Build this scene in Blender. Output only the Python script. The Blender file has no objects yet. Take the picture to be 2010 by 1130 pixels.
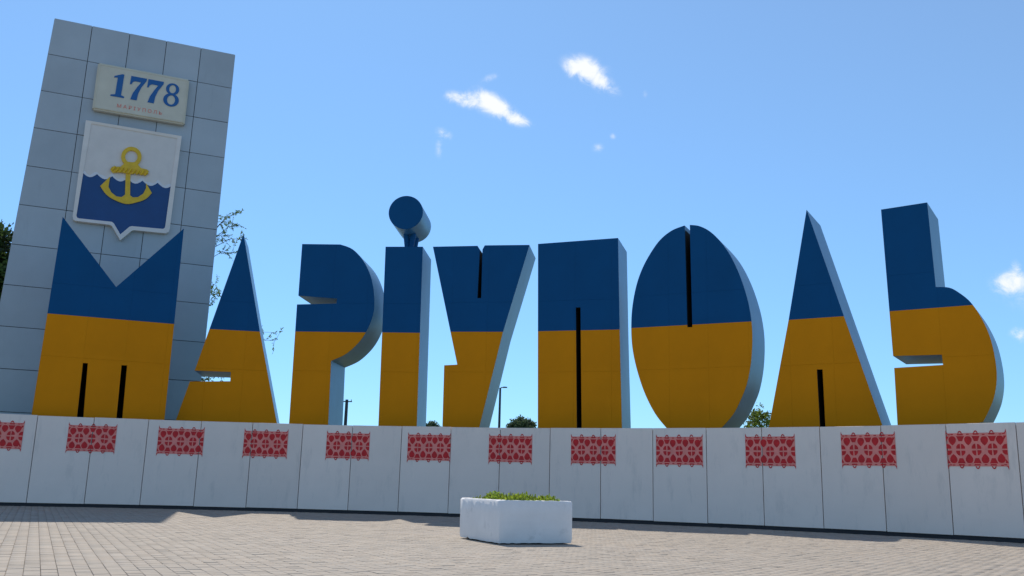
import bpy, bmesh, math, random
import numpy as np
from mathutils import Vector, Matrix
from mathutils.geometry import tessellate_polygon
random.seed(7); rng = np.random.default_rng(7)
scene = bpy.context.scene
COL = scene.collection

# ------------------------------------------------------------------ camera
EYE = 1.0
FPX, PITCH, ROLL = 1787.08, 0.2133703, -0.0260907          # focal length in pixels of a 2010 px wide frame
def cam_axes():
    cp, sp = math.cos(PITCH), math.sin(PITCH)
    F = Vector((0, cp, sp)); U = Vector((0, -sp, cp)); R = Vector((1, 0, 0))
    c, s = math.cos(ROLL), math.sin(ROLL)
    return R*c - U*s, U*c + R*s, F
CR, CU, CF = cam_axes()
cam_data = bpy.data.cameras.new('camera'); cam = bpy.data.objects.new('camera', cam_data); COL.objects.link(cam)
cam_data.sensor_width = 36; cam_data.lens = FPX/2010*36
cam_data.clip_start = 0.1; cam_data.clip_end = 20000
M = Matrix((CR, CU, -CF)).transposed().to_4x4(); M.translation = (0, 0, EYE)
cam.matrix_world = M
scene.camera = cam
def ray(x, y):                                               # direction that a point of the photograph lies in
    return CR*((x-1005)/FPX) + CU*((565-y)/FPX) + CF
def at_z(x, y, z):
    v = ray(x, y); return Vector((0, 0, EYE)) + v*((z-EYE)/v.z)

# ------------------------------------------------------------------ sky, sun, exposure
SUN_AZ, SUN_EL = math.radians(-16.5), math.radians(50)       # azimuth from +Y towards +X
world = bpy.data.worlds.new('World'); scene.world = world; world.use_nodes = True
wn, wl = world.node_tree.nodes, world.node_tree.links
wn.clear()
def wnode(t, **k):
    n = wn.new(t)
    for a, b in k.items(): setattr(n, a, b)
    return n
def wmath(op, a, b=None, c=None, clamp=False):
    n = wnode('ShaderNodeMath', operation=op, use_clamp=clamp)
    for i, v in enumerate((a, b, c)):
        if v is None: continue
        if isinstance(v, (int, float)): n.inputs[i].default_value = v
        else: wl.new(v, n.inputs[i])
    return n.outputs[0]
sky = wnode('ShaderNodeTexSky', sky_type='NISHITA')
sky.sun_disc = False; sky.sun_elevation = SUN_EL; sky.sun_rotation = SUN_AZ
sky.air_density = 1.0; sky.dust_density = 0.15; sky.ozone_density = 1.5; sky.altitude = 60
geo = wnode('ShaderNodeNewGeometry')
tc = wnode('ShaderNodeTexCoord')
def wdot(v):
    n = wnode('ShaderNodeVectorMath', operation='DOT_PRODUCT'); wl.new(tc.outputs['Generated'], n.inputs[0])
    n.inputs[1].default_value = v; return n.outputs['Value']
# a fixed chart of the northern sky (world axes), in units of the tangent of the angle
dn = wdot((0, 1, 0)); front = wmath('GREATER_THAN', dn, 0.15)
dnc = wmath('MAXIMUM', dn, 0.15)
P_ = wmath('DIVIDE', wdot((1, 0, 0)), dnc); Q_ = wmath('DIVIDE', wdot((0, 0, 1)), dnc)
comb = wnode('ShaderNodeCombineXYZ'); wl.new(P_, comb.inputs[0]); wl.new(Q_, comb.inputs[1])
nz = wnode('ShaderNodeTexNoise'); nz.inputs['Scale'].default_value = 42; nz.inputs['Detail'].default_value = 7
nz.inputs['Roughness'].default_value = 0.7; nz.inputs['Distortion'].default_value = 0.5
wl.new(comb.outputs[0], nz.inputs['Vector'])
def chart(x, y):
    v = ray(x, y); return v.x/v.y, v.z/v.y
CLOUDS = [(1148,131,30,17,.3,1.15),(1174,160,32,13,.5,1.1),(1117,137,9,10,0,.6),
          (904,194,24,11,.25,1.0),(956,200,28,17,.5,1.15),(992,221,30,12,.55,1.05),(1027,237,20,7,.35,.62),
          (870,262,14,9,.5,.62),(863,292,8,17,0,.5),(1173,290,10,9,0,.52),(1203,267,6,6,0,.42),(964,152,16,7,-.3,.42),
          (1266,183,5,8,0,.36),(1992,553,36,15,-.2,1.0),(2004,657,16,10,0,.85),(1993,524,8,12,0,.42),
          (2120,600,70,24,.1,1.1),(2230,520,60,20,-.1,1.0)]
tot = None
for x, y, a, b, ang, amp in CLOUDS:
    p0, q0 = chart(x, y); k = (ray(x, y).length/ray(x, y).y)
    a_, b_ = a/FPX*k, b/FPX*k; ca, sa = math.cos(-ang), math.sin(-ang)
    dp = wmath('SUBTRACT', P_, p0); dq = wmath('SUBTRACT', Q_, q0)
    u = wmath('DIVIDE', wmath('ADD', wmath('MULTIPLY', dp, ca), wmath('MULTIPLY', dq, sa)), a_)
    v = wmath('DIVIDE', wmath('SUBTRACT', wmath('MULTIPLY', dq, ca), wmath('MULTIPLY', dp, sa)), b_)
    r2 = wmath('ADD', wmath('MULTIPLY', u, u), wmath('MULTIPLY', v, v))
    g = wmath('MULTIPLY', wmath('EXPONENT', wmath('MULTIPLY', r2, -0.7)), amp)
    tot = g if tot is None else wmath('ADD', tot, g)
dens = wmath('ADD', tot, wmath('MULTIPLY', wmath('SUBTRACT', nz.outputs['Fac'], 0.5), wmath('MULTIPLY', wmath('MINIMUM', tot, 0.6), 4.6)))
mr = wnode('ShaderNodeMapRange', interpolation_type='SMOOTHSTEP'); wl.new(dens, mr.inputs['Value'])
mr.inputs['From Min'].default_value = 0.08; mr.inputs['From Max'].default_value = 1.35
mask = wmath('MULTIPLY', mr.outputs[0], front)
mix = wnode('ShaderNodeMix', data_type='RGBA')
wl.new(mask, mix.inputs['Factor'])
sep = wnode('ShaderNodeSeparateColor'); wl.new(sky.outputs[0], sep.inputs[0])
cmb = wnode('ShaderNodeCombineColor')                        # grade of the clear sky: the camera's rendering of blue
for i, (k, ref, g) in enumerate(((2.4, .2, .48), (4.85, .3, .63), (9.1, .48, .85))):
    if i == 0: wl.new(wmath('MULTIPLY_ADD', sep.outputs[0], .33, 1.45), cmb.inputs[0]); continue
    wl.new(wmath('MULTIPLY', wmath('POWER', wmath('MULTIPLY', sep.outputs[i], .07/ref), g), k), cmb.inputs[i])
wl.new(cmb.outputs[0], mix.inputs[6]); mix.inputs[7].default_value = (8.6, 8.9, 9.4, 1)
bg = wnode('ShaderNodeBackground'); bg.inputs['Strength'].default_value = 0.10
wl.new(mix.outputs[2], bg.inputs['Color'])
wo = wnode('ShaderNodeOutputWorld'); wl.new(bg.outputs[0], wo.inputs['Surface'])

sd = bpy.data.lights.new('sun', 'SUN'); sd.energy = 3.75; sd.angle = math.radians(0.55); sd.color = (1.0, 0.92, 0.81)
sun = bpy.data.objects.new('sun', sd); COL.objects.link(sun)
L = Vector((math.sin(SUN_AZ)*math.cos(SUN_EL), math.cos(SUN_AZ)*math.cos(SUN_EL), math.sin(SUN_EL)))
sun.rotation_euler = L.to_track_quat('Z', 'Y').to_euler(); sun.location = L*60
scene.view_settings.view_transform = 'Standard'; scene.view_settings.look = 'None'
scene.view_settings.gamma = 1; scene.view_settings.use_curve_mapping = False
scene.view_settings.exposure = 0.18

# ------------------------------------------------------------------ helpers
def mesh_obj(name, verts, faces, mats, parent=None, mat_idx=None, smooth=None):
    me = bpy.data.meshes.new(name); me.from_pydata([tuple(v) for v in verts], [], [tuple(f) for f in faces])
    for m in (mats if isinstance(mats, (list, tuple)) else [mats]): me.materials.append(m)
    if mat_idx is not None: me.polygons.foreach_set('material_index', mat_idx)
    bm = bmesh.new(); bm.from_mesh(me); bmesh.ops.recalc_face_normals(bm, faces=bm.faces); bm.to_mesh(me); bm.free()
    if smooth: me.shade_smooth(); me.set_sharp_from_angle(angle=math.radians(smooth))
    me.update()
    o = bpy.data.objects.new(name, me); COL.objects.link(o)
    if parent: o.parent = parent
    return o
def bm_obj(name, bm, mats, parent=None, smooth=None):
    me = bpy.data.meshes.new(name); bm.to_mesh(me); bm.free()
    for m in (mats if isinstance(mats, (list, tuple)) else [mats]): me.materials.append(m)
    if smooth: me.shade_smooth(); me.set_sharp_from_angle(angle=math.radians(smooth))
    o = bpy.data.objects.new(name, me); COL.objects.link(o)
    if parent: o.parent = parent
    return o
def thing(name, label, cat, loc=(0, 0, 0), rz=0, group=None):
    o = bpy.data.objects.new(name, None); COL.objects.link(o); o.location = loc; o.rotation_euler = (0, 0, rz)
    o.empty_display_size = 0.3
    o['label'] = label; o['category'] = cat
    if group: o['group'] = group
    return o
def tag(o, label, cat, group=None, kind=None):
    o['label'] = label; o['category'] = cat
    if group: o['group'] = group
    if kind: o['kind'] = kind
    return o
def structure(o): o['kind'] = 'structure'; return o
def smooth_poly(pts, flags):
    """Catmull-Rom through points whose flag is 1; other points stay corners."""
    n = len(pts); out = []
    for i in range(n):
        p1, p2 = pts[i], pts[(i+1) % n]
        out.append(p1)
        if flags[i] and flags[(i+1) % n]:
            p0 = pts[i-1] if flags[i] == 1 else p1
            p3 = pts[(i+2) % n] if flags[(i+1) % n] == 1 else p2
            for t in (.2, .4, .6, .8):
                out.append(tuple(0.5*((2*p1[k]) + (-p0[k]+p2[k])*t + (2*p0[k]-5*p1[k]+4*p2[k]-p3[k])*t*t
                                      + (-p0[k]+3*p1[k]-3*p2[k]+p3[k])*t**3) for k in (0, 1)))
    return out
def area2(p): return sum(p[i-1][0]*p[i][1]-p[i][0]*p[i-1][1] for i in range(len(p)))
def prism(bm, poly, y0, y1, clip=None, caps=(True, True), sides=True, mi=0, edge_mi=None):
    """poly (x, z) extruded from y0 to y1; clip=('above'|'below', z)."""
    b = bmesh.new()
    vs = [b.verts.new((p[0], 0, p[1])) for p in poly]
    tris = tessellate_polygon([[Vector((p[0], p[1], 0)) for p in poly]])
    for t in tris:
        try: b.faces.new([vs[i] for i in t])
        except ValueError: pass
    if clip:
        w, z = clip
        bmesh.ops.bisect_plane(b, geom=b.verts[:]+b.edges[:]+b.faces[:], plane_co=(0, 0, z), plane_no=(0, 0, 1),
                               clear_outer=(w == 'below'), clear_inner=(w == 'above'))
    b.verts.ensure_lookup_table(); b.verts.index_update()
    A = [bm.verts.new((v.co.x, y0, v.co.z)) for v in b.verts]; B = [bm.verts.new((v.co.x, y1, v.co.z)) for v in b.verts]
    for f in b.faces:
        ids = [v.index for v in f.verts]
        if caps[0]: bm.faces.new([A[i] for i in ids]).material_index = mi
        if caps[1]: bm.faces.new([B[i] for i in reversed(ids)]).material_index = mi
    if sides:
        for e in b.edges:
            if len(e.link_faces) == 1:
                i, j = e.verts[0].index, e.verts[1].index
                bm.faces.new((A[i], A[j], B[j], B[i])).material_index = mi
    b.free()
def finish(bm):
    bmesh.ops.recalc_face_normals(bm, faces=bm.faces)
def box(bm, x0, x1, y0, y1, z0, z1, mi=0):
    v = [bm.verts.new(p) for p in ((x0,y0,z0),(x1,y0,z0),(x1,y1,z0),(x0,y1,z0),(x0,y0,z1),(x1,y0,z1),(x1,y1,z1),(x0,y1,z1))]
    for f in ((0,3,2,1),(4,5,6,7),(0,1,5,4),(1,2,6,5),(2,3,7,6),(3,0,4,7)): bm.faces.new([v[i] for i in f]).material_index = mi
    return v
def tube(bm, pts, rads, n=8, cap=True):
    rings = []
    for i, p in enumerate(pts):
        p = Vector(p); d = (Vector(pts[min(i+1, len(pts)-1)]) - Vector(pts[max(i-1, 0)])).normalized()
        a = d.cross(Vector((0.3, 0.9, 0.1))).normalized(); c = d.cross(a)
        rings.append([bm.verts.new(p + (a*math.cos(2*math.pi*k/n) + c*math.sin(2*math.pi*k/n))*rads[i]) for k in range(n)])
    for r, s in zip(rings, rings[1:]):
        for k in range(n): bm.faces.new((r[k], r[(k+1) % n], s[(k+1) % n], s[k]))
    if cap: bm.faces.new(rings[0][::-1]); bm.faces.new(rings[-1])

# ------------------------------------------------------------------ materials
def material(name, color, rough=0.6, metal=0.0, noise=None, noise2=None, bump=None, spec=None, attr=None, coat=0, sheets=None, transl=0, objrand=0):
    """noise=(scale, darker factor, lighter factor); noise2 = (scale, stain colour, threshold, amount)."""
    m = bpy.data.materials.new(name); m.use_nodes = True
    nt = m.node_tree; N, Lk = nt.nodes, nt.links; b = N['Principled BSDF']
    b.inputs['Roughness'].default_value = rough; b.inputs['Metallic'].default_value = metal
    if spec is not None: b.inputs['Specular IOR Level'].default_value = spec
    if coat: b.inputs['Coat Weight'].default_value = coat; b.inputs['Coat Roughness'].default_value = .25
    g = N.new('ShaderNodeTexCoord'); oc = g.outputs['Object']
    cur = None
    rgb = N.new('ShaderNodeRGB'); rgb.outputs[0].default_value = (*color, 1); cur = rgb.outputs[0]
    if noise:
        t = N.new('ShaderNodeTexNoise'); t.inputs['Scale'].default_value = noise[0]; t.inputs['Detail'].default_value = 6
        t.inputs['Roughness'].default_value = 0.6; Lk.new(oc, t.inputs['Vector'])
        r = N.new('ShaderNodeMapRange'); Lk.new(t.outputs['Fac'], r.inputs['Value'])
        r.inputs['From Min'].default_value = .3; r.inputs['From Max'].default_value = .7
        r.inputs['To Min'].default_value = noise[1]; r.inputs['To Max'].default_value = noise[2]
        h = N.new('ShaderNodeMix'); h.data_type = 'RGBA'; h.blend_type = 'MULTIPLY'; h.inputs['Factor'].default_value = 1
        Lk.new(cur, h.inputs[6]); Lk.new(r.outputs[0], h.inputs[7]); cur = h.outputs[2]
    if noise2:
        t = N.new('ShaderNodeTexNoise')
        if objrand:                                          # stains fall differently on every panel
            t.noise_dimensions = '4D'; oj = N.new('ShaderNodeObjectInfo'); mw = N.new('ShaderNodeMath'); mw.operation = 'MULTIPLY'
            mw.inputs[1].default_value = 60; Lk.new(oj.outputs['Random'], mw.inputs[0]); Lk.new(mw.outputs[0], t.inputs['W'])
        t.inputs['Scale'].default_value = noise2[0]; t.inputs['Detail'].default_value = 8
        t.inputs['Roughness'].default_value = .7
        mp = N.new('ShaderNodeMapping'); mp.inputs['Scale'].default_value = (noise2[4] if len(noise2) > 4 else (1, 1, 1))
        Lk.new(oc, mp.inputs['Vector']); Lk.new(mp.outputs[0], t.inputs['Vector'])
        r = N.new('ShaderNodeMapRange'); Lk.new(t.outputs['Fac'], r.inputs['Value'])
        r.inputs['From Min'].default_value = noise2[2]; r.inputs['From Max'].default_value = noise2[2]+.2
        r.inputs['To Min'].default_value = 0; r.inputs['To Max'].default_value = noise2[3]
        h = N.new('ShaderNodeMix'); h.data_type = 'RGBA'
        Lk.new(r.outputs[0], h.inputs['Factor']); Lk.new(cur, h.inputs[6]); h.inputs[7].default_value = (*noise2[1], 1); cur = h.outputs[2]
    if objrand:                                              # each panel weathers a little differently
        oi = N.new('ShaderNodeObjectInfo'); r = N.new('ShaderNodeMapRange'); Lk.new(oi.outputs['Random'], r.inputs['Value'])
        r.inputs['To Min'].default_value = 1-objrand; r.inputs['To Max'].default_value = 1+objrand
        h = N.new('ShaderNodeMix'); h.data_type = 'RGBA'; h.blend_type = 'MULTIPLY'; h.inputs['Factor'].default_value = 1
        Lk.new(cur, h.inputs[6]); Lk.new(r.outputs[0], h.inputs[7]); cur = h.outputs[2]
    if attr:
        a = N.new('ShaderNodeAttribute'); a.attribute_name = attr
        h = N.new('ShaderNodeMix'); h.data_type = 'RGBA'; h.blend_type = 'MULTIPLY'; h.inputs['Factor'].default_value = 1
        Lk.new(cur, h.inputs[6]); Lk.new(a.outputs['Color'], h.inputs[7]); cur = h.outputs[2]
    Lk.new(cur, b.inputs['Base Color'])
    if bump:
        t = N.new('ShaderNodeTexNoise'); t.inputs['Scale'].default_value = bump[0]; t.inputs['Detail'].default_value = 5
        Lk.new(oc, t.inputs['Vector'])
        bp = N.new('ShaderNodeBump'); bp.inputs['Strength'].default_value = bump[1]; bp.inputs['Distance'].default_value = bump[2]
        Lk.new(t.outputs['Fac'], bp.inputs['Height']); Lk.new(bp.outputs[0], b.inputs['Normal'])
        if sheets:                                           # shallow seams between the metal sheets
            sp = N.new('ShaderNodeSeparateXYZ'); cb = N.new('ShaderNodeCombineXYZ'); Lk.new(oc, sp.inputs[0])
            Lk.new(sp.outputs[0], cb.inputs[0]); Lk.new(sp.outputs[2], cb.inputs[1])
            bk = N.new('ShaderNodeTexBrick'); Lk.new(cb.outputs[0], bk.inputs['Vector']); bk.inputs['Scale'].default_value = 1
            bk.inputs['Brick Width'].default_value = sheets[0]; bk.inputs['Row Height'].default_value = sheets[1]
            bk.inputs['Mortar Size'].default_value = .006; bk.inputs['Mortar Smooth'].default_value = .3; bk.offset = 0.0
            bq = N.new('ShaderNodeBump'); bq.invert = True; bq.inputs['Strength'].default_value = .8; bq.inputs['Distance'].default_value = .006
            Lk.new(bk.outputs['Fac'], bq.inputs['Height']); Lk.new(bp.outputs[0], bq.inputs['Normal']); Lk.new(bq.outputs[0], b.inputs['Normal'])
    if transl:
        tr = N.new('ShaderNodeBsdfTranslucent'); Lk.new(cur, tr.inputs['Color']); mx = N.new('ShaderNodeMixShader'); mx.inputs[0].default_value = transl
        Lk.new(b.outputs[0], mx.inputs[1]); Lk.new(tr.outputs[0], mx.inputs[2]); Lk.new(mx.outputs[0], N['Material Output'].inputs['Surface'])
    return m
MT = dict(
    blue=material('blue_paint', (.0003, .078, .215), .55, spec=.15, noise=(.6, .92, 1.07), bump=(.6, .12, .03), sheets=(1.25, 2.4)),
    yellow=material('yellow_paint', (.80, .272, .001), .6, spec=.12, noise=(.6, .93, 1.06), bump=(.6, .12, .03), sheets=(1.25, 2.4)),
    case=material('glossy_blue_casing', (.075, .225, .37), .36, spec=.36, noise=(1.3, .86, 1.10), bump=(.9, .22, .04)),
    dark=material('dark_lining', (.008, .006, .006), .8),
    tile=material('grey_composite_tile', (.425, .475, .51), .42, .05, noise=(.5, .92, 1.06), noise2=(1.2, (.25, .28, .30), .58, .35, (2, 2, .3)), objrand=.06, bump=(1.2, .2, .03)),
    joint=material('dark_joint', (.07, .075, .08), .9),
    plate=material('cream_plate', (.66, .62, .50), .5, noise=(2, .93, 1.04)),
    digit=material('blue_digits', (.006, .11, .34), .4),
    caption=material('faded_red_caption', (.80, .20, .15), .6),
    frame=material('white_frame_paint', (.80, .74, .68), .5, noise=(2, .93, 1.04)),
    field=material('pale_field_paint', (.74, .69, .64), .55, noise=(2, .94, 1.04)),
    foam=material('white_wave_paint', (.72, .74, .78), .5),
    sea=material('navy_field_paint', (.001, .055, .20), .4, noise=(1.5, .9, 1.1)),
    gold=material('gold_paint', (.80, .50, .01), .4, noise=(4, .85, 1.1)),
    wall=material('white_wall_panel', (.90, .77, .675), .55, noise=(.8, .95, 1.02), noise2=(1.5, (.50, .46, .42), .54, .42, (2.2, 2.2, .55)), objrand=.035, bump=(7, .15, .01)),
    base=material('dark_wall_base', (.035, .035, .04), .8),
    red=material('red_stencil_paint', (.62, .008, .012), .6, noise=(9, .8, 1.2)),
    pink=material('pink_overspray', (.86, .27, .22), .7, noise=(6, .9, 1.15)),
    planter=material('whitewashed_concrete', (.84, .82, .80), .75, noise=(2.2, .93, 1.03), noise2=(2.6, (.40, .40, .38), .58, .5), bump=(14, .25, .012)),
    soil=material('soil', (.05, .038, .028), .95, noise=(12, .6, 1.3), bump=(25, 1, .03)),
    paver=material('paving_brick', (.335, .288, .232), .8, attr='tone', noise=(1.1, .93, 1.05), noise2=(.35, (.36, .32, .29), .55, .5), bump=(60, .4, .004)),
    bed=material('paving_sand_joint', (.29, .25, .205), .95, noise=(4, .8, 1.1)),
    grass=material('dry_grass', (.12, .13, .05), .95, noise=(.3, .7, 1.3), noise2=(.05, (.2, .16, .08), .5, .6)),
    concrete=material('plinth_concrete', (.38, .38, .36), .85, noise=(1.5, .85, 1.08)),
    pole=material('dark_pole', (.035, .045, .06), .7, noise=(3, .8, 1.2)),
    bark=material('bark', (.09, .07, .05), .9, noise=(6, .6, 1.3), bump=(18, .8, .03)),
    leaf=material('leaf_green', (.17, .26, .08), .6, attr='tone', transl=.4),
    leaf_far=material('leaf_far', (.085, .125, .07), .7, attr='tone', transl=.4),
    leaf_dark=material('needle_green', (.035, .065, .018), .7, attr='tone', transl=.4),
    leaf_bright=material('young_leaf', (.30, .40, .05), .6, attr='tone', transl=.4),
)

# ------------------------------------------------------------------ ground
def sheet(name, z, r, m, seg=48, cx=0, cy=0):
    return structure(mesh_obj(name, [(cx+r*math.cos(2*math.pi*i/seg), cy+r*math.sin(2*math.pi*i/seg), z) for i in range(seg)], [tuple(range(seg))], m))
sheet('ground', -0.06, 6000, MT['grass'])
WCX, WCY, WR = -7.2961, 2.5789, 27.0845                     # centre and radius of the wall's arc
pv = [(WCX+(WR+.2)*math.sin(t), WCY+(WR+.2)*math.cos(t), -.018) for t in np.linspace(-.62, .95, 60)]
pv += [(90, 18, -.018), (90, -90, -.018), (-90, -90, -.018), (-90, 20, -.018)]  # sheet runs on unseen behind the camera to bounce light onto the wall
pavement = structure(mesh_obj('pavement', pv, [tuple(range(len(pv)))], MT['bed']))

# pavers, 16 x 32 cm in running bond, rows running towards the far left
ang = math.radians(26.8)
ax = Vector((-math.sin(ang), math.cos(ang))); bx_ = Vector((math.cos(ang), math.sin(ang)))   # along, across
LW, LL, G = 0.16, 0.17, 0.0036
cells = []
for i in range(-260, 261):
    for j in range(-260, 261):
        u = (i+.5)*LW; v = (j + .5*(i % 2))*LL
        c = bx_*u + ax*v
        if c.y < 4.5 or abs(c.x) > .74*c.y + 3: continue
        if math.hypot(c.x-WCX, c.y-WCY) > WR-.03: continue
        cells.append((c.x, c.y))
cells.sort(key=lambda c: c[0]**2+c[1]**2)
def in_view(x, y):
    v = Vector((x, y, -EYE)); d = v.dot(CF)
    px = 1005+FPX*v.dot(CR)/d; py = 565-FPX*v.dot(CU)/d
    return 0 < px < 2010 and py < 1130
def paver_geo():
    hw, hl, c = LW/2-G/2, LL/2-G/2, .004
    top = [(-hw+c, -hl+c), (hw-c, -hl+c), (hw-c, hl-c), (-hw+c, hl-c)]; out = [(-hw, -hl), (hw, -hl), (hw, hl), (-hw, hl)]
    P = [(*t, 0) for t in top] + [(*t, -c) for t in out] + [(*t, -.03) for t in out]
    P = [(bx_.x*p[0]+ax.x*p[1], bx_.y*p[0]+ax.y*p[1], p[2]) for p in P]
    Fc = [(0,1,2,3)] + [(4+k, 4+(k+1) % 4, (k+1) % 4, k) for k in range(4)] + [(8+k, 8+(k+1) % 4, 4+(k+1) % 4, 4+k) for k in range(4)]
    return np.array(P), np.array(Fc)
PG, PF = paver_geo()
def tone():
    t = 1+rng.normal(0, .055); w = rng.normal(0, .012)
    if rng.random() < .03: t *= .86
    return (t*(1+w), t, t*(1-w), 1)
def set_tone(me, cols, per):                                 # one colour per face
    a = me.attributes.new('tone', 'FLOAT_COLOR', 'FACE')
    a.data.foreach_set('color', np.repeat(np.array(cols, dtype=np.float32), per, axis=0).ravel())
near = [c for c in cells if in_view(*c)][:300]; nearset = set(near)
variants = []
for k in range(12):
    me = bpy.data.meshes.new('paver'); me.from_pydata(PG.tolist(), [], PF.tolist()); me.materials.append(MT['paver'])
    set_tone(me, [tone()], 9); variants.append(me)
for c in near:
    o = bpy.data.objects.new('paver', random.choice(variants)); COL.objects.link(o); o.parent = pavement
    o.location = (c[0], c[1], rng.normal(0, .0015)); o.rotation_euler = (rng.normal(0, .004), rng.normal(0, .004), 0)
rest = [c for c in cells if c not in nearset]
n = len(rest); V = np.empty((n, 12, 3))
tilt = rng.normal(0, .004, (n, 2)); dz = rng.normal(0, .0015, n)
for k in range(12):
    V[:, k, 0] = PG[k, 0] + np.array([c[0] for c in rest]); V[:, k, 1] = PG[k, 1] + np.array([c[1] for c in rest])
    V[:, k, 2] = PG[k, 2] + dz + tilt[:, 0]*PG[k, 0] + tilt[:, 1]*PG[k, 1]
Fs = (PF[None, :, :] + (np.arange(n)*12)[:, None, None]).reshape(-1, 4)
me = bpy.data.meshes.new('pavers'); me.vertices.add(n*12); me.vertices.foreach_set('co', V.ravel())
me.loops.add(len(Fs)*4); me.loops.foreach_set('vertex_index', Fs.ravel().astype(np.int32))
me.polygons.add(len(Fs)); me.polygons.foreach_set('loop_start', (np.arange(len(Fs))*4).astype(np.int32))
me.materials.append(MT['paver']); me.update(); me.validate()
set_tone(me, [tone() for _ in range(n)], 9)
o = bpy.data.objects.new('pavers', me); COL.objects.link(o); o.parent = pavement; o['kind'] = 'stuff'

# ------------------------------------------------------------------ the long curved wall
WH = 2.7536
TH2, TH1, TH0 = -6.63949567e-05, 6.04466754e-02, -2.75413404e-01                                     # joint angle as a function of the joint's number
def jt(i): return TH2*i*i + TH1*i + TH0
def wp(th, r): return Vector((WCX + r*math.sin(th), WCY + r*math.cos(th)))
wall = thing('long_wall', 'long curved white panelled wall with red ornaments below the giant letters', 'wall', (0, WCY+WR, 0))
def to_local(par, p): return Vector(p) - Vector(par.location)
TOE = .10
JN = list(range(-3, 23))
for i in JN[:-1]:
    a, b = wp(jt(i), WR), wp(jt(i+1), WR)
    d = (b-a); ln = d.length; d.normalize(); nrm = Vector((d.y, -d.x))     # towards the square
    if nrm.dot(a-Vector((WCX, WCY))) > 0: nrm = -nrm
    bm = bmesh.new()
    g = .009; prou = random.uniform(-.0015, .0015); tl = random.uniform(-.0006, .0006)
    box(bm, g, ln-g, 0, .07, TOE+random.uniform(-.006, .006), WH+random.uniform(-.007, .007))
    bmesh.ops.bevel(bm, geom=bm.edges[:], offset=.006, segments=1, affect='EDGES')
    finish(bm)
    o = bm_obj('panel', bm, MT['wall'], wall)
    q = a - nrm*(.0+prou)                                    # local x along d, local y towards the square is -y after rotation
    ang_ = math.atan2(d.y, d.x)
    o.location = to_local(wall, (q.x, q.y, 0)); o.rotation_euler = (tl, 0, ang_)
def ring_wall(name, r0, r1, z0, z1, m, parent, t0, t1, n=60, base=None):
    vs, fs = [], []
    for k in range(n+1):
        t = t0+(t1-t0)*k/n
        for r in (r0, r1):
            p = wp(t, r)
            for z in (z0, z1):
                q = (p.x, p.y, z); vs.append(to_local(parent, q) if parent else q)
    for k in range(n):
        a = 4*k; b = a+4
        fs += [(a, a+1, b+1, b), (a+2, b+2, b+3, a+3), (a+1, a+3, b+3, b+1), (a, b, b+2, a+2)]
    fs += [(0, 2, 3, 1), (4*n, 4*n+1, 4*n+3, 4*n+2)]
    return mesh_obj(name, vs, fs, m, parent)
ring_wall('backing', WR+.08, WR+.20, 0, WH-.06, MT['joint'], wall, jt(-3), jt(22))
ring_wall('base_strip', WR+.045, WR+.078, 0, TOE+.02, MT['base'], wall, jt(-3), jt(22))
structure(ring_wall('unseen_terrace', WR+.22, WR+8.5, 0, 2.30, MT['grass'], None, jt(-3), jt(22)))  # unseen terrace under the letters, grassed to darken bounce onto their undersides

# stencilled ornaments: mapped on the chord faces of the panels
def on_wall(s_idx, z, off):                                  # s_idx = position counted in panels
    i = math.floor(s_idx); f = s_idx-i
    a, b = wp(jt(i), WR), wp(jt(i+1), WR); p = a.lerp(b, f); d = (b-a).normalized(); nrm = Vector((d.y, -d.x))
    if nrm.dot(a-Vector((WCX, WCY))) > 0: nrm = -nrm
    return Vector((p.x+nrm.x*(off+.007), p.y+nrm.y*(off+.007), z))
def ngon(cx, cy, rx, ry, n=8, rot=0.0, sq=1):
    return [(cx+rx*math.cos(rot+2*math.pi*k/n), cy+ry*math.sin(rot+2*math.pi*k/n)) for k in range(n)]
def heart(cx, cy, r, up):                                    # broad leaf with its point up or down
    s = 1 if up else -1
    return [(cx+r*a, cy+s*r*b) for a, b in ((0,1.15),(.55,.75),(.95,.2),(1,-.35),(.6,-.85),(0,-.95),(-.6,-.85),(-1,-.35),(-.95,.2),(-.55,.75))]
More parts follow.
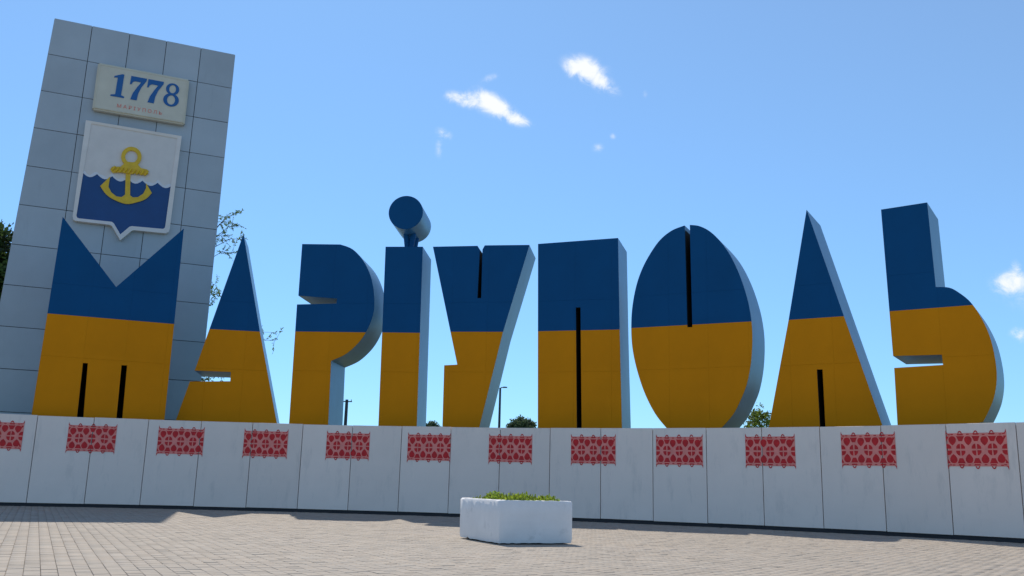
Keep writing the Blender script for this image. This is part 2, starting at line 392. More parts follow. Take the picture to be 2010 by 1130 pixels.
def ornament_shapes():
    W = []
    X3 = (-.263, 0, .263)
    for sgn in (1, -1):
        yh = .13*sgn
        for x in (-.393, -.133, .133, .393): W.append(heart(x, yh, .063, sgn < 0))
        for x in X3: W.append([(x-.066, .19*sgn), (x+.066, .19*sgn), (x+.03, .118*sgn), (x-.03, .118*sgn)])
        for x in (-.475, .475): W.append([(x-.025, .19*sgn), (x+.025, .19*sgn), (x-.022*(1 if x > 0 else -1)+.0, .13*sgn)] if x > 0 else [(x-.025, .19*sgn), (x+.025, .19*sgn), (x-.02, .13*sgn)])
        for x in (-.45, -.395, -.13, .13, .395, .45): W.append([(x-.022, .222*sgn), (x+.022, .222*sgn), (x+.022, .208*sgn), (x-.022, .208*sgn)])
        for x in X3:
            W.append([(x-.055, .225*sgn), (x+.055, .225*sgn), (x+.045, .206*sgn), (x-.045, .206*sgn)])
            arc = [math.pi*k/6 for k in range(7)]            # little open loop above and below each rosette
            W.append([(x+.036*math.cos(a), (.228+.042*math.sin(a))*sgn) for a in arc] + [(x+.021*math.cos(a), (.228+.024*math.sin(a))*sgn) for a in reversed(arc)])
        for q in (-1, 1): W.append([(q*.498, .285*sgn), (q*.480, .24*sgn), (q*.462, .236*sgn), (q*.478, .226*sgn), (q*.5, .235*sgn)])
    for x in X3:
        for a in (-1, 1):
            for b in (-1, 1):
                W.append([(x+a*.009, b*.011), (x+a*.078, b*.012), (x+a*.074, b*.045), (x+a*.046, b*.074), (x+a*.012, b*.084)])
    for q in (-1, 1):
        for b in (-1, 1):
            W.append([(q*.495, b*.012), (q*.415, b*.012), (q*.42, b*.045), (q*.45, b*.072), (q*.495, b*.08)])
    return W
SH = ornament_shapes()
for k in range(-2, 13):
    c = 1.0+1.643*k; half = .435; ow = 1.70; z0 = 2.10 if k < 3 else (2.10 if k < 9 else 2.13)
    w2 = half; vs, fs, mi = [], [], []
    cuts = sorted({c-w2, c+w2, *[j for j in range(math.ceil(c-w2), math.floor(c+w2)+1)]})
    for s0, s1 in zip(cuts, cuts[1:]):
        s0e, s1e = s0+(.012 if abs(s0-round(s0)) < 1e-6 else 0), s1-(.012 if abs(s1-round(s1)) < 1e-6 else 0)
        n0 = len(vs)
        for s, z in ((s0e, -.235), (s1e, -.235), (s1e, .235), (s0e, .235)): vs.append(on_wall(s, z0+z*ow, .0015))
        fs.append((n0, n0+1, n0+2, n0+3)); mi.append(1)
    for sh in SH:
        n0 = len(vs); jx, jy = random.uniform(-.004, .004), random.uniform(-.004, .004)
        for x, y in sh: vs.append(on_wall(c+(x+jx)*2*half, z0+(y+jy)*ow, .004))
        for t in tessellate_polygon([[Vector((p[0], p[1], 0)) for p in sh]]):
            fs.append(tuple(n0+i for i in t)); mi.append(0)
    mesh_obj('stencil_ornament', [to_local(wall, v) for v in vs], fs, [MT['red'], MT['pink']], wall, mi)

# ------------------------------------------------------------------ the letters
HS = 6.08                                                    # height of the blue/yellow boundary
THK = 1.9; BASEZ = 2.304
class Plane:
    def __init__(s, a, b, h):
        P, Q = at_z(*a, h), at_z(*b, h); s.o = Vector((P.x, P.y)); d = Vector((Q.x-P.x, Q.y-P.y)).normalized()
        s.d = d; s.n = Vector((-d.y, d.x)); s.rz = math.atan2(d.y, d.x)
        if s.n.y < 0: s.n = -s.n
    def uz(s, x, y):
        v = ray(x, y); t = s.o.dot(s.n)/Vector((v.x, v.y)).dot(s.n)
        return (Vector((v.x*t, v.y*t))-s.o).dot(s.d), EYE+v.z*t
def zm(ox, oy, k, pts): return [(ox+p[0]/k, oy+p[1]/k) for p in pts]
def extend(p, q, z):                                         # follow the line q -> p down to height z
    t = (z-q[1])/(p[1]-q[1]); return (q[0]+(p[0]-q[0])*t, z)
def letter(stripe, outline, slots, label, flags=None, bottoms=(), hs=HS):
    """outline in photo pixels; slots = [(mouth side, [4 points])] narrow closed slots; bottoms = {index: neighbour}."""
    pl = Plane(*stripe, hs)
    pts = [pl.uz(*p) for p in outline]
    for i, j in bottoms: pts[i] = extend(pts[i], pts[j], BASEZ)
    if flags: poly = smooth_poly(pts, flags)
    else: poly = pts
    t = thing('letter', label, 'letter', (pl.o.x, pl.o.y, BASEZ), pl.rz, 'giant blue and yellow letters of the sign')
    loc = lambda pp: [(p[0], p[1]-BASEZ) for p in pp]
    poly = loc(poly); hz = hs-BASEZ
    FR = .025
    for nm, w, mt in (('blue_face', 'above', 'blue'), ('yellow_face', 'below', 'yellow')):
        bm = bmesh.new(); prism(bm, poly, 0, FR, clip=(w, hz)); bmesh.ops.dissolve_limit(bm, angle_limit=.01, verts=bm.verts[:], edges=bm.edges[:]); finish(bm)
        bm_obj(nm, bm, MT[mt], t, smooth=30)
    bm = bmesh.new(); prism(bm, poly, FR+.001, THK); bmesh.ops.dissolve_limit(bm, angle_limit=.01, verts=bm.verts[:], edges=bm.edges[:]); finish(bm)
    bm_obj('side_casing', bm, MT['case'], t, smooth=30)
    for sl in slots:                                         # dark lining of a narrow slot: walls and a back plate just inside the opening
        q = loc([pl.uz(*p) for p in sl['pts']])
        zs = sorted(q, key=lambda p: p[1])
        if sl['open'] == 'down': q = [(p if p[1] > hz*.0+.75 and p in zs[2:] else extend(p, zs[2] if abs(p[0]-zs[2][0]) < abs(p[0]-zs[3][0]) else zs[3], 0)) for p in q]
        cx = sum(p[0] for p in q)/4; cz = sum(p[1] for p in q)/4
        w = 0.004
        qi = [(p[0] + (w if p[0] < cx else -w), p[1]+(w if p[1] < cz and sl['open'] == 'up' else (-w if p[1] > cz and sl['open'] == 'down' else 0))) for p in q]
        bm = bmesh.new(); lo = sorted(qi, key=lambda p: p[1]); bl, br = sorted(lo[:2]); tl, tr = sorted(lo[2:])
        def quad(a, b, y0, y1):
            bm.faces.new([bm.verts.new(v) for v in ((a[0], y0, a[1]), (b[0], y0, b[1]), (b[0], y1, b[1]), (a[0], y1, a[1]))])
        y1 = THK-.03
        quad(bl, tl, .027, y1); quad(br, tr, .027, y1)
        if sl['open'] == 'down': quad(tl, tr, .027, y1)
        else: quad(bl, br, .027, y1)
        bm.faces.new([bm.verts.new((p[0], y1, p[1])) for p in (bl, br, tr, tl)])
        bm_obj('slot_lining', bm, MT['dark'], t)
    return t, pl

# first letter, seen against the tower
o1 = [(123,425),(228,563),(361,448),(342,635),(323,822)] + [(240.5,816),(249.5,717),(238.5,716.5),(229,815.5)] + [(164,814.5),(172.5,712.5),(162.8,712),(151.5,814)] + [(62,812),(93,615)]
letter(((91.3,614.6),(339.3,635.5)), o1, [dict(open='down', pts=[(240.5,816),(249.5,717),(238.5,716.5),(229,815.5)]), dict(open='down', pts=[(164,814.5),(172.5,712.5),(162.8,712),(151.5,814)])],
       'letter М with a V notch and two slots, in front of the grey stele', bottoms=((4,3),(5,6),(8,7),(9,10),(12,11),(13,14)))
# second letter
o2 = [(478,459),(510,650),(543,828),(346,822),(372.5,748.5),(452,748),(453,730),(382,727)]
letter(((412.3,645.4),(508.9,650.6)), o2, [], 'sharp pointed triangular letter А with a short side slit, right of the stele', bottoms=((2,1),(3,4)))
# third
o3 = zm(540,360,2.26,[(120,268),(290,270),(345,292),(393,345),(425,415),(438,488),(438,560),(421,620),(395,672),(360,716),(310,758),(248,786),(235,1065),(62,1062),(97,536),(272,532),(275,510),(103,497)])
letter(((579.8,650.3),(714.8,652)), o3, [], 'letter Р with a rounded bowl and a wedge slit on its left, third from left',
       flags=[0,2,1,1,1,1,1,1,1,1,1,2,0,0,0,0,0,0], bottoms=((12,11),(13,14)))
# fourth, with its dot
o4 = zm(540,360,2.26,[(490,280),(655,280),(628,1078),(458,1075)])
t4, pl4 = letter(((750,652),(823,653)), o4, [], 'plain upright slab letter І carrying a round drum as its dot', bottoms=((2,1),(3,0)))
cu, cz = pl4.uz(797, 417.5); rad = (pl4.uz(830.5, 417)[0]-pl4.uz(763.5, 417)[0])/2; cz -= BASEZ
bm = bmesh.new(); prism(bm, [(cu+rad*math.cos(a), cz+rad*math.sin(a)) for a in [2*math.pi*k/48 for k in range(48)]], -.03, THK-.1, caps=(False, True)); finish(bm)
dot = bm_obj('dot', bm, MT['case'], t4, smooth=30)
bm = bmesh.new(); prism(bm, [(cu+rad*math.cos(a), cz+rad*math.sin(a)) for a in [2*math.pi*k/48 for k in range(48)]], -.055, -.031); finish(bm); bm_obj('front_disc', bm, MT['blue'], dot, smooth=30)
zt = pl4.uz(797, 484)[1]-BASEZ
for q in (-1, 1):
    for yy in (.75, 1.35):
        bm = bmesh.new(); tube(bm, [(cu+.03+q*.05, yy, zt-.02), (cu+.03+q*.13, yy, cz-rad*.92)], [.09, .11], 10)
        finish(bm); bm_obj('strut', bm, MT['blue'], t4)
# fifth
o5 = zm(540,360,2.26,[(700,280),(898,276),(908,294),(897,508),(914,508),(920,292),(930,274),(1128,272),(1010,660),(905,1083),(742,1083),(750,806),(808,803)])
letter(((885,650.8),(991,651)), o5, [dict(open='up', pts=zm(540,360,2.26,[(908,294),(897,508),(914,508),(920,292)]))],
       'letter У shaped as a wedge narrowing downward with a slot in its top edge', bottoms=((9,8),(10,11)))
# sixth
sl6 = zm(1030,420,2.568,[(287,1080),(281,470),(257,470),(262,1080)])
o6 = zm(1030,420,2.568,[(67,150),(470,120),(478,580),(490,1082)]) + sl6 + zm(1030,420,2.568,[(66,1082)])
letter(((1056,649.9),(1216,646.4)), o6, [dict(open='down', pts=sl6)], 'broad rectangular letter П with one long vertical slot rising from the wall', bottoms=((3,2),(4,5),(7,6),(8,0)))
# seventh
o7 = zm(1030,420,2.568,[(832,54),(880,60),(932,86),(983,134),(1034,205),(1082,305),(1120,420),(1140,520),(1147,620),(1141,740),(1121,850),(1091,930),(1050,1010),(985,1085),(718,1082),(660,1010),(608,910),(570,800),(545,690),(537,590),(541,480),(560,370),(590,280),(632,200),(682,130),(742,82),(806,57),(819,570),(845,570)])
letter(((1239.5,643.5),(1474.7,630.6)), o7, [dict(open='up', pts=zm(1030,420,2.568,[(808,80),(819,570),(845,570),(832,80)]))],
       'big oval egg shaped letter О split at the top by a dark slot', flags=[2]+[1]*12+[2,2]+[1]*11+[2,0,0], bottoms=())
# eighth
sl8 = zm(1480,380,2.355,[(330,1072),(317,812),(290,812),(304,1072)])
o8 = zm(1480,380,2.355,[(243,74),(415,565),(590,1062)]) + sl8 + zm(1480,380,2.355,[(70,1072),(160,583)])
letter(((1548,627.6),(1657.5,620.2)), o8, [dict(open='down', pts=sl8)], 'tall pointed letter Л with a wide pale right side and one short slot', bottoms=((2,1),(3,4),(6,5),(7,8)))
# ninth
o9 = zm(1480,380,2.355,[(587,73),(800,40),(840,431),(903,434),(952,460),(1002,502),(1050,572),(1090,660),(1114,760),(1122,850),(1112,930),(1091,990),(1060,1053),(663,1060),(648,805),(874,791),(868,744),(643,750)])
letter(((1747.5,610.6),(1915,597.8)), o9, [], 'rightmost letter Ь with a tall stem, a round belly and a side slit',
       flags=[0,0,2,1,1,1,1,1,1,1,1,1,2,0,0,0,0,0], bottoms=((13,14),))

# ------------------------------------------------------------------ the stele
TP = Plane((107,35),(463,107),18.4)
TZ = 18.4
stele = thing('stele', 'tall grey tiled stele with the date plate and anchor shield, behind the first letter', 'monument', (TP.o.x, TP.o.y, 0), TP.rz)
ROW = 1.530; cols = [0, 1.355, 2.74, 4.135, 5.48, 6.85]
def colx(i, z): return (-.42*(TZ-z)/11.0 if i == 0 else cols[i]-.006*(TZ-z))
bm = bmesh.new(); prism(bm, [(colx(0, 0)+.02, 0), (colx(0, TZ)+.02, TZ-.02), (colx(5, TZ)-.02, TZ-.02), (colx(5, 0)-.02, 0)], .045, 1.7); finish(bm)
bm_obj('core', bm, [MT['joint']], stele)
g = .012
for r in range(13):
    z1 = TZ-ROW*r; z0 = max(z1-ROW, 0)
    if z0 >= z1 or z1-z0 < .2: continue
    for c in range(5):
        a0, a1, b0, b1 = colx(c, z0), colx(c, z1), colx(c+1, z0), colx(c+1, z1)
        y = random.uniform(-.004, .004); dy = [random.uniform(-.003, .003) for _ in range(4)]
        vs = []
        for yy in (0, .04):
            for (x, z), e in zip(((a0+g, z0+g), (b0-g, z0+g), (b1-g, z1-g), (a1+g, z1-g)), dy): vs.append((x, yy+(y+e if yy == 0 else 0), z))
        mesh_obj('tile', vs, [(0,1,2,3),(7,6,5,4),(0,4,5,1),(1,5,6,2),(2,6,7,3),(3,7,4,0)], MT['tile'], stele)
for nm, x, q in (('side_cladding', 5, 1), ('side_cladding', 0, -1)):
    bm = bmesh.new(); e = .022
    vs = [(colx(x, 0)-q*.02+q*.002, 0), (colx(x, TZ)-q*.02+q*.002, TZ-.02), (colx(x, TZ)+q*.0, TZ-.02), (colx(x, 0)+q*.0, 0)]
    prism(bm, vs, .046, 1.7); finish(bm); bm_obj(nm, bm, MT['tile'], stele)

def tuz(pts, k=1, ox=0, oy=0): return [TP.uz(*p) for p in (zm(ox, oy, k, pts) if k != 1 else pts)]
# date plate
pq = tuz([(386,262),(757,320),(722,500),(367,441)], 2.018)
px0 = (pq[0][0]+pq[3][0])/2; px1 = (pq[1][0]+pq[2][0])/2; pz1 = (pq[0][1]+pq[1][1])/2; pz0 = (pq[2][1]+pq[3][1])/2
bm = bmesh.new(); box(bm, px0, px1, -.28, -.006, pz0, pz1); bmesh.ops.bevel(bm, geom=bm.edges[:], offset=.05, segments=3, affect='EDGES'); finish(bm)
plate = bm_obj('date_plate', bm, MT['plate'], stele, smooth=40)
bw, bh = px1-px0, pz1-pz0
bm = bmesh.new()                                             # thin raised lip round the plate
for (a, b, c, d) in ((px0+.07, px1-.07, pz1-.10, pz1-.07), (px0+.07, px1-.07, pz0+.07, pz0+.10), (px0+.07, px0+.10, pz0+.103, pz1-.103), (px1-.10, px1-.07, pz0+.103, pz1-.103)):
    box(bm, a, b, -.292, -.279, c, d)
finish(bm); bm_obj('lip', bm, MT['plate'], plate)
D1 = [(0,0),(.50,0),(.51,.055),(.385,.10),(.385,1),(.31,1),(.04,.87),(.03,.80),(.165,.825),(.165,.10),(.0,.055)]
D7 = [(.02,.64),(.075,.64),(.12,.76),(.20,.80),(.43,.80),(.30,.55),(.18,.28),(.12,0),(.36,0),(.38,.30),(.46,.58),(.62,.90),(.62,1),(.07,1),(.03,1.0)]
fh = bh*.50; fz = pz0+bh*.335; x = px0+bw*.17
def put(poly, x0, slant=.03, y=-.30):
    bm = bmesh.new(); prism(bm, [(x0+(p[0]+slant*p[1])*fh*1.0, fz+p[1]*fh) for p in poly], y, -.279); finish(bm)
    bm_obj('digit', bm, MT['digit'], plate)
put(D1, x); put(D7, x+.62*fh); put(D7, x+1.27*fh)
bm = bmesh.new(); x8 = x+1.95*fh                             # 8: two rings
def ring(cx, cz, rx, rz, wx, wz, y):
    n = 28; o = []; 
    for k in range(n):
        a = 2*math.pi*k/n
        for s in (0, 1):
            ex, ez = cx+(rx-s*wx)*math.cos(a), cz+(rz-s*wz)*math.sin(a); ex += slant8*ez
            for yy in (y, -.279): o.append(bm.verts.new((x8+ex*fh, yy, fz+ez*fh)))
    for k in range(n):
        a, b = 4*k, 4*((k+1) % n)
        for q in ((a, a+2, b+2, b), (a+1, b+1, b+3, a+3), (a, b, b+1, a+1), (a+2, a+3, b+3, b+2)): bm.faces.new([o[i] for i in q])
slant8 = .03
ring(.31, .755, .255, .255, .125, .075, -.300); ring(.31, .275, .30, .285, .145, .08, -.303); finish(bm)
bm_obj('digit', bm, MT['digit'], plate)
cap = bpy.data.curves.new('caption', 'FONT'); cap.body = 'МАРІУПОЛЬ'; cap.size = .20; cap.extrude = .004; cap.align_x = 'CENTER'; cap.space_character = 1.55
tmp = bpy.data.objects.new('caption_tmp', cap); COL.objects.link(tmp)
bpy.context.view_layer.update()
cme = bpy.data.meshes.new_from_object(tmp.evaluated_get(bpy.context.evaluated_depsgraph_get())); bpy.data.objects.remove(tmp)
cme.name = 'caption'; cme.materials.clear(); cme.materials.append(MT['caption'])
co = bpy.data.objects.new('caption', cme); co['kind'] = 'stuff'; COL.objects.link(co); co.parent = plate
co.location = ((px0+px1)/2-.02, -.284, pz0+bh*.12); co.rotation_euler = (math.pi/2, 0, 0)

# shield
KO = dict(k=2.975, ox=120, oy=110)
outer = tuz([(145,385),(702,478),(632,1016),(626,1034),(608,1042),(425,1024),(412,1027),(345,1082),(296,1000),(284,993),(85,970),(72,962),(68,944)], **KO)
inner = tuz([(176,404),(676,490),(606,1000),(602,1012),(592,1016),(412,1000),(398,1004),(345,1048),(308,985),(296,975),(104,955),(94,950),(90,938)], **KO)
bm = bmesh.new()
prism(bm, outer, -.17, -.006)
finish(bm); crest = bm_obj('shield', bm, MT['frame'], stele)
bm = bmesh.new()                                             # raised rim
n = len(outer); vo = [[bm.verts.new((p[0], y, p[1])) for p in poly] for poly, y in ((outer, -.171), (outer, -.235), (inner, -.215), (inner, -.171))]
for a in range(3):
    for k in range(n): bm.faces.new((vo[a][k], vo[a][(k+1) % n], vo[a+1][(k+1) % n], vo[a+1][k]))
finish(bm); bm_obj('rim', bm, MT['frame'], crest)
def scallop(p0, p1, n, depth, up=False):
    out = []
    for k in range(n):
        for s in range(6):
            t = (k+s/6)/n; x_ = p0[0]+(p1[0]-p0[0])*t; y_ = p0[1]+(p1[1]-p0[1])*t + depth*math.sin(math.pi*s/6)
            out.append((x_, y_))
    return out+[p1]
wave = scallop((122,684),(650,760), 6, 24)
upper = tuz([(650,700),(676,490),(176,404),(134,660)] + wave, **KO)
lower = tuz([(606,1000),(602,1012),(592,1016),(412,1000),(398,1004),(345,1048),(308,985),(296,975),(104,955),(94,950),(90,938)] + [(p[0], p[1]) for p in wave], **KO)
bm = bmesh.new(); prism(bm, upper, -.186, -.171); finish(bm); bm_obj('pale_field', bm, MT['field'], crest)
bm = bmesh.new(); prism(bm, lower, -.182, -.171); finish(bm); bm_obj('sea_field', bm, MT['sea'], crest)
w2 = [(p[0], p[1]-15-6*math.sin(i*1.7)) for i, p in enumerate(wave)]
bm = bmesh.new(); prism(bm, tuz(wave+w2[::-1], **KO), -.192, -.187); finish(bm); bm_obj('wave_crest', bm, MT['foam'], crest)
# anchor
anchor = bmesh.new()
outc = [(228,768),(262,815),(310,848),(380,872),(440,862),(492,843),(528,808)]
left_in = [(495,752),(494,780),(478,812),(448,832),(418,834),(402,822)]
right_in = [(372,818),(352,832),(322,828),(292,804),(276,772),(286,712)]
outl = smooth_poly(outc, [2,1,1,1,1,1,2]); outl = outl[:outl.index((528,808))+1]
prism(anchor, tuz(outl + left_in + [(404,650),(378,645)] + right_in, **KO), -.235, -.194)
prism(anchor, tuz([(286,672),(298,656),(345,657),(380,628),(436,632),(464,664),(503,674),(508,698),(490,708),(440,694),(410,700),(350,690),(300,692)], **KO), -.262, -.236)
cx, cy = 409, 598
rg = []
for k in range(32):
    a = 2*math.pi*k/32; rg.append((a, (cx+59*math.cos(a), cy+57*math.sin(a)), (cx+36*math.cos(a), cy+36*math.sin(a))))
oo = tuz([r[1] for r in rg], **KO); ii = tuz([r[2] for r in rg], **KO)
V4 = [[anchor.verts.new((p[0], y, p[1])) for p in pp] for pp, y in ((oo, -.187), (oo, -.255), (ii, -.255), (ii, -.187))]
for a in range(3):
    for k in range(32): anchor.faces.new((V4[a][k], V4[a][(k+1) % 32], V4[a+1][(k+1) % 32], V4[a+1][k]))
for i in range(9):                                           # rope twisted round the stock
    c = tuz([(300+i*24, 668+i*3.2)], **KO)[0]; c = (c[0], c[1])
    tube(anchor, [(c[0]-.03, -.262, c[1]-.11), (c[0]+.03, -.29, c[1]), (c[0]+.08, -.262, c[1]+.10)], [.035, .05, .035], 6)
finish(anchor); bm_obj('anchor', anchor, MT['gold'], crest)

# ------------------------------------------------------------------ planter
PW, PD, PH = 1.82*.8, 2.33*.8, .745
pf = at_z(978, 1069, 0); phi = math.radians(24.5)
planter = thing('planter', 'low square whitewashed concrete planter standing on the brick paving', 'planter', (pf.x, pf.y, 0), phi)
bm = bmesh.new(); T_ = .15
N_ = 22
def shell(bm):
    rings = []
    for inset, z in ((.012, .028), (0, .10), (0, .3), (0, .5), (0, PH-.03), (.02, PH), (T_-.02, PH), (T_, PH-.03), (T_+.01, PH-.16)):
        r = []
        for (x0, y0), (x1, y1) in (((inset, inset), (PW-inset, inset)), ((PW-inset, inset), (PW-inset, PD-inset)), ((PW-inset, PD-inset), (inset, PD-inset)), ((inset, PD-inset), (inset, inset))):
            for k in range(N_):
                t = k/N_; x_, y_ = x0+(x1-x0)*t, y0+(y1-y0)*t
                if k == 0:                                   # rounded corner
                    cx_, cy_ = PW/2, PD/2; x_ += .016*(1 if x_ < cx_ else -1); y_ += .016*(1 if y_ < cy_ else -1)
                e = .0009
                zz = z + (random.gauss(0, .0025) if z > PH-.04 else (random.uniform(-.008, .002) + (.03 if random.random() < .025 else 0) if z < .05 else 0))
                r.append(bm.verts.new((x_+random.gauss(0, e), y_+random.gauss(0, e), zz)))
        rings.append(r)
    m = len(rings[0])
    for a, b in zip(rings, rings[1:]):
        for k in range(m): bm.faces.new((a[k], a[(k+1) % m], b[(k+1) % m], b[k]))
    bm.faces.new(rings[0])
shell(bm); finish(bm)
bm_obj('concrete_box', bm, MT['planter'], planter, smooth=50)
bm = bmesh.new(); vs = [[bm.verts.new((T_-.01+(PW-2*T_+.02)*i/8, T_-.01+(PD-2*T_+.02)*j/8, PH-.10+random.uniform(-.02, .03))) for j in range(9)] for i in range(9)]
for i in range(8):
    for j in range(8): bm.faces.new((vs[i][j], vs[i+1][j], vs[i+1][j+1], vs[i][j+1]))
finish(bm); bm_obj('soil', bm, MT['soil'], planter, smooth=60)
for x_, y_ in ((.22, .22), (PW-.22, .22), (.22, PD-.22), (PW-.22, PD-.22)):
    bm = bmesh.new(); box(bm, x_-.09, x_+.09, y_-.09, y_+.09, 0, .045); finish(bm); bm_obj('foot', bm, MT['base'], planter)

def leaves(name, specs, mat, parent=None):
    """specs: (centre, direction, length, width, tone)."""
    n = len(specs); V = np.empty((n, 6, 3)); cols = []
    for i, (c, d, ln, wd, tn) in enumerate(specs):
        d = Vector(d).normalized(); s = d.cross(Vector((random.uniform(-1, 1), random.uniform(-1, 1), random.uniform(-.6, 1))))
        s = s.normalized() if s.length > 1e-4 else Vector((1, 0, 0)); nn = d.cross(s)*ln*.12
        c = Vector(c)
        for k, p in enumerate((c, c+d*ln*.35+s*wd, c+d*ln*.75+s*wd*.7+nn*.5, c+d*ln-nn*.4, c+d*ln*.75-s*wd*.7+nn*.5, c+d*ln*.35-s*wd)): V[i, k] = p
        cols.append((tn*random.uniform(.9, 1.15), tn, tn*random.uniform(.7, 1.1), 1))
    F = np.array([[0,1,2,3],[0,3,4,5]]); Fs = (F[None]+(np.arange(n)*6)[:, None, None]).reshape(-1, 4)
    me = bpy.data.meshes.new(name); me.from_pydata(V.reshape(-1, 3).tolist(), [], Fs.tolist()); me.materials.append(mat)
    set_tone(me, cols, 2)
    o = bpy.data.objects.new(name, me); COL.objects.link(o)
    if parent: o.parent = parent
    return o
# greenery in the planter
specs = []
Rz = Matrix.Rotation(phi, 3, 'Z')
for _ in range(1100):
    x_, y_ = random.uniform(T_+.03, PW-T_-.03), random.uniform(T_+.03, PD-T_-.03)
    p = Rz @ Vector((x_, y_, 0)) + Vector((pf.x, pf.y, PH-.10)); 
    hgt = random.uniform(.06, .18)*(.75+.45*math.sin(x_*9)*math.cos(y_*7))
    for q in range(random.randint(3, 5)):
        c = p+Vector((random.gauss(0, .02), random.gauss(0, .02), hgt*random.uniform(0, 1)))
        specs.append((c, (random.gauss(0, .7), random.gauss(0, .7), random.uniform(.2, 1.4)), random.uniform(.045, .10), random.uniform(.012, .024), random.uniform(.45, 1.4)))
for _ in range(26):
    x_, y_ = random.uniform(T_+.1, PW-T_-.1), random.uniform(T_+.1, PD-T_-.1)
    p = Rz @ Vector((x_, y_, 0)) + Vector((pf.x, pf.y, PH-.08))
    specs.append((p, (random.gauss(0, .2), random.gauss(0, .2), 1), random.uniform(.14, .24), .004, .7))
lo = leaves('leafy_plants', specs, MT['leaf_bright'])
tag(lo, 'bright green low leafy plants growing in the white planter', 'plants', kind='stuff')

# ------------------------------------------------------------------ trees and poles beyond
def place(x, y, dist):                                       # ground point straight below the photo direction at a distance
    v = ray(x, y); t = dist/v.y; return Vector((v.x*t, dist, 0)), EYE+v.z*t
def tree(name, label, base, height, crown_r, crown_z0, leaf_mat, n_leaf, leaf_len, leaf_w, limbs=9, droop=0.0, clump=None, group=None, lean=0, trunk_r=.16, cat='tree', tones=(.5, 1.5), fill=0):
    t = thing(name, label, cat, base, 0, group)
    bm = bmesh.new(); tube(bm, [(0,0,-.05),(lean*.1,0,height*.25),(lean*.3,.1,height*.5),(lean*.6,0,height*.8)], [trunk_r*1.25, trunk_r, trunk_r*.7, trunk_r*.25], 9)
    tips = []
    for i in range(limbs):
        a = i*2.399+random.uniform(-.3, .3); f = random.uniform(0, 1); z0 = crown_z0*.75+(height-crown_z0)*.6*f*.8
        rr = crown_r*math.sqrt(max(.12, 1-(f*1.0)**2))*random.uniform(.6, .95)
        z1 = min(height*.96, z0+(height-crown_z0)*random.uniform(.2, .45)-droop*.3)
        p0 = Vector((lean*z0/height*.5, 0, z0)); p3 = Vector((math.cos(a)*rr+lean*.5, math.sin(a)*rr, z1)); pm = p0.lerp(p3, .5)+Vector((0, 0, (z1-z0)*.15))
        tube(bm, [p0, pm, p3], [trunk_r*.4, trunk_r*.25, trunk_r*.08], 6, cap=False); tips += [pm, p3]
        for _ in range(3):
            q0 = pm.lerp(p3, random.random()); q = q0+Vector((random.gauss(0, 1), random.gauss(0, 1), random.gauss(.3-droop, .6))).normalized()*crown_r*random.uniform(.25, .45)
            tube(bm, [q0, q], [trunk_r*.12, trunk_r*.04], 5, cap=False); tips.append(q)
    tips.append(Vector((lean*.7, 0, height*.93))); finish(bm)
    bm_obj('trunk', bm, MT['bark'], t, smooth=50)
    specs = []; cl = clump or crown_r*.24
    for _ in range(fill):                                    # leaf clumps spread through the upper crown
        dv = Vector((random.gauss(0, 1), random.gauss(0, 1), random.gauss(0, 1))).normalized()*random.uniform(.45, 1.0)
        tips.append(Vector((lean*.7+dv.x*crown_r, dv.y*crown_r, height-crown_r*.85+dv.z*crown_r*.85)))
    per = max(1, n_leaf//len(tips))
    for p in tips:
        r = cl*random.uniform(.6, 1.25); ct = random.uniform(*tones)
        for _ in range(per):
            o_ = Vector((random.gauss(0, .5), random.gauss(0, .5), random.gauss(0, .42)))*r
            c = p+o_; c.z = max(c.z, crown_z0*.6)
            specs.append((c, (random.gauss(0, 1), random.gauss(0, 1), random.gauss(-droop, .8)), leaf_len*random.uniform(.6, 1.3), leaf_w*random.uniform(.7, 1.2), ct*random.uniform(.75, 1.25)))
    leaves('crown', specs, leaf_mat, t)
    return t
b, z = place(-48, 478, 46); tree('evergreen_tree', 'dark evergreen tree peeping out at the left edge beside the stele', b, z+1.0, 2.7, 3, MT['leaf_dark'], 26000, .30, .07, limbs=22, trunk_r=.26, clump=.75, tones=(.4, 2.4), fill=150)
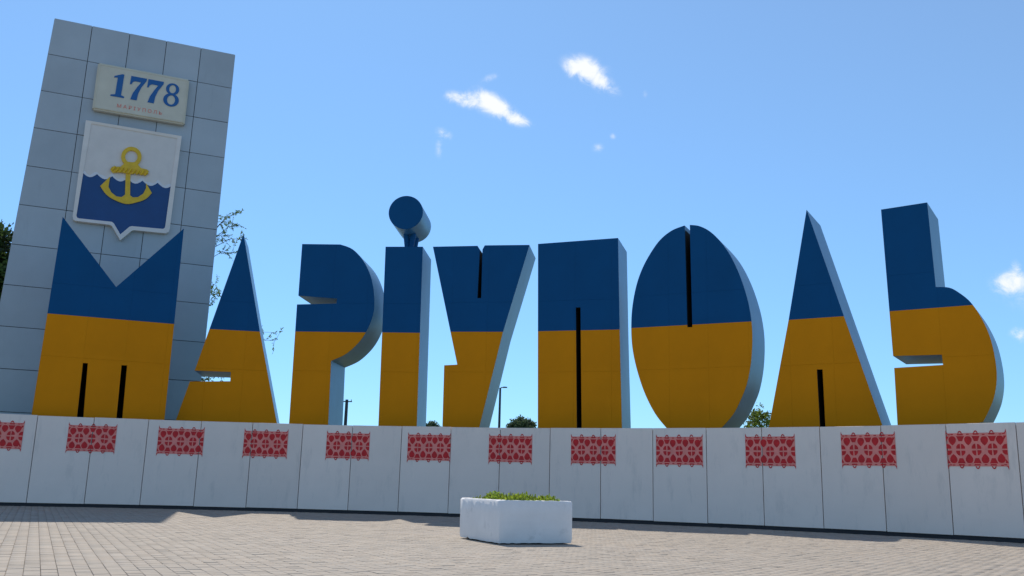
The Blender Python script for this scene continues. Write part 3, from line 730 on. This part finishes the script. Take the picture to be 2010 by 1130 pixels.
def sparse_tree():                                          # long thin arching branches that end in small leaves
    D0 = 44; b, _ = place(352, 700, D0)
    t = thing('thin_leaved_tree', 'sparse thin twigged tree half hidden behind the stele and second letter', 'tree', b)
    bm = bmesh.new(); tube(bm, [(0,0,-.05),(.1,0,4),(.0,.1,8),(.1,0,11.5)], [.17,.14,.10,.05], 9)
    specs = []
    def world(px, py, d): _, z = place(px, py, D0+d); v = ray(px, py); return Vector((v.x*(D0+d)/v.y-b.x, d, z))
    for px, py, d in ((462,418,.3),(470,440,-.4),(448,432,.8),(478,470,.2),(455,497,-.3),(440,462,.6),(430,575,.2),(416,598,-.3),(424,560,.5),(532,652,.1),(541,668,-.2),
                      (300,300,.5),(330,380,1),(200,420,.3),(250,520,-.4),(380,330,.9),(150,560,.5),(405,745,.4),(440,735,.2),(425,725,-.2),(395,738,0)):
        p3 = world(px, py, d); z0 = max(2.5, min(11, p3.z-random.uniform(.8, 2.5))); p0 = Vector((.05, 0, z0))
        p1 = p0.lerp(p3, .4)+Vector((0, 0, .5)); p2 = p0.lerp(p3, .75)+Vector((0, 0, .45))
        tube(bm, [p0, p1, p2, p3], [.03, .02, .012, .006], 6, cap=False)
        for _ in range(9):
            f = random.uniform(.55, 1); q0 = p2.lerp(p3, (f-.55)/.45)+Vector((0, 0, .0))
            dirn = Vector((random.gauss(.25, .6), random.gauss(0, .6), random.gauss(-.05, .6))).normalized()
            q1 = q0+dirn*random.uniform(.25, .75); tube(bm, [q0, q1], [.009, .004], 5, cap=False)
            for k in range(11):
                c = q0.lerp(q1, random.uniform(.1, 1)); specs.append((c, (dirn.x+random.gauss(0, .7), random.gauss(0, .7), dirn.z+random.gauss(-.2, .7)), random.uniform(.08, .17), random.uniform(.014, .028), random.uniform(.6, 1.4)))
    finish(bm); bm_obj('trunk', bm, MT['bark'], t, smooth=50); leaves('crown', specs, MT['leaf'], t)
sparse_tree()
b, z = place(1023, 820, 130); tree('round_tree', 'small far round tree right of the lamp post behind the wall', b, z, 2.0, 3.0, MT['leaf_far'], 16000, .30, .09, limbs=14, trunk_r=.22, clump=.5, fill=110)
b, z = place(850, 830, 150); tree('flat_topped_tree', 'far low dark tree just topping the wall beside the dotted letter', b, z, 2.2, 3.0, MT['leaf_far'], 14000, .32, .10, limbs=12, trunk_r=.2, clump=.5, fill=110)
b, z = place(1490, 797, 52); tree('young_tree', 'fresh green young tree rising behind the wall left of the pointed eighth letter', b, z, .95, 2.6, MT['leaf_bright'], 2600, .17, .04, limbs=12, trunk_r=.07, clump=.24, tones=(.25, .7), fill=50)
def pole(name, label, x, y, dist, r0, r1, kind):
    b, z = place(x, y, dist); t = thing(name, label, 'pole', b, 0)
    bm = bmesh.new(); tube(bm, [(0,0,0),(0,0,z*.5),(0,0,z)], [r0, (r0+r1)/2, r1], 12); finish(bm); bm_obj('post', bm, MT['pole'], t, smooth=50)
    bm = bmesh.new()
    if kind == 'cross':
        box(bm, -.42, .42, -.05, .05, z-.20, z-.12)
        for q in (-.36, .36): tube(bm, [(q, 0, z-.12), (q, 0, z+.02)], [.035, .025], 8)
        finish(bm); bm_obj('crossarm', bm, MT['pole'], t)
    else:
        tube(bm, [(0,0,z-.1),(.08,0,z+.03),(.28,0,z+.06)], [.05,.04,.035], 8); finish(bm); bm_obj('arm', bm, MT['pole'], t)
        bm = bmesh.new(); prism(bm, [(.20,z+.0),(.25,z+.10),(.52,z+.09),(.56,z+.02)], -.12, .12); finish(bm); bm_obj('lamp_head', bm, MT['pole'], t)
    return t
pole('utility_pole', 'thick dark utility pole with a short crossarm, seen between the third and fourth letters', 681, 784, 75, .17, .12, 'cross')
pole('street_lamp', 'slender dark lamp post behind the wall right of the wedge shaped fifth letter', 982, 761, 72, .13, .08, 'lamp')
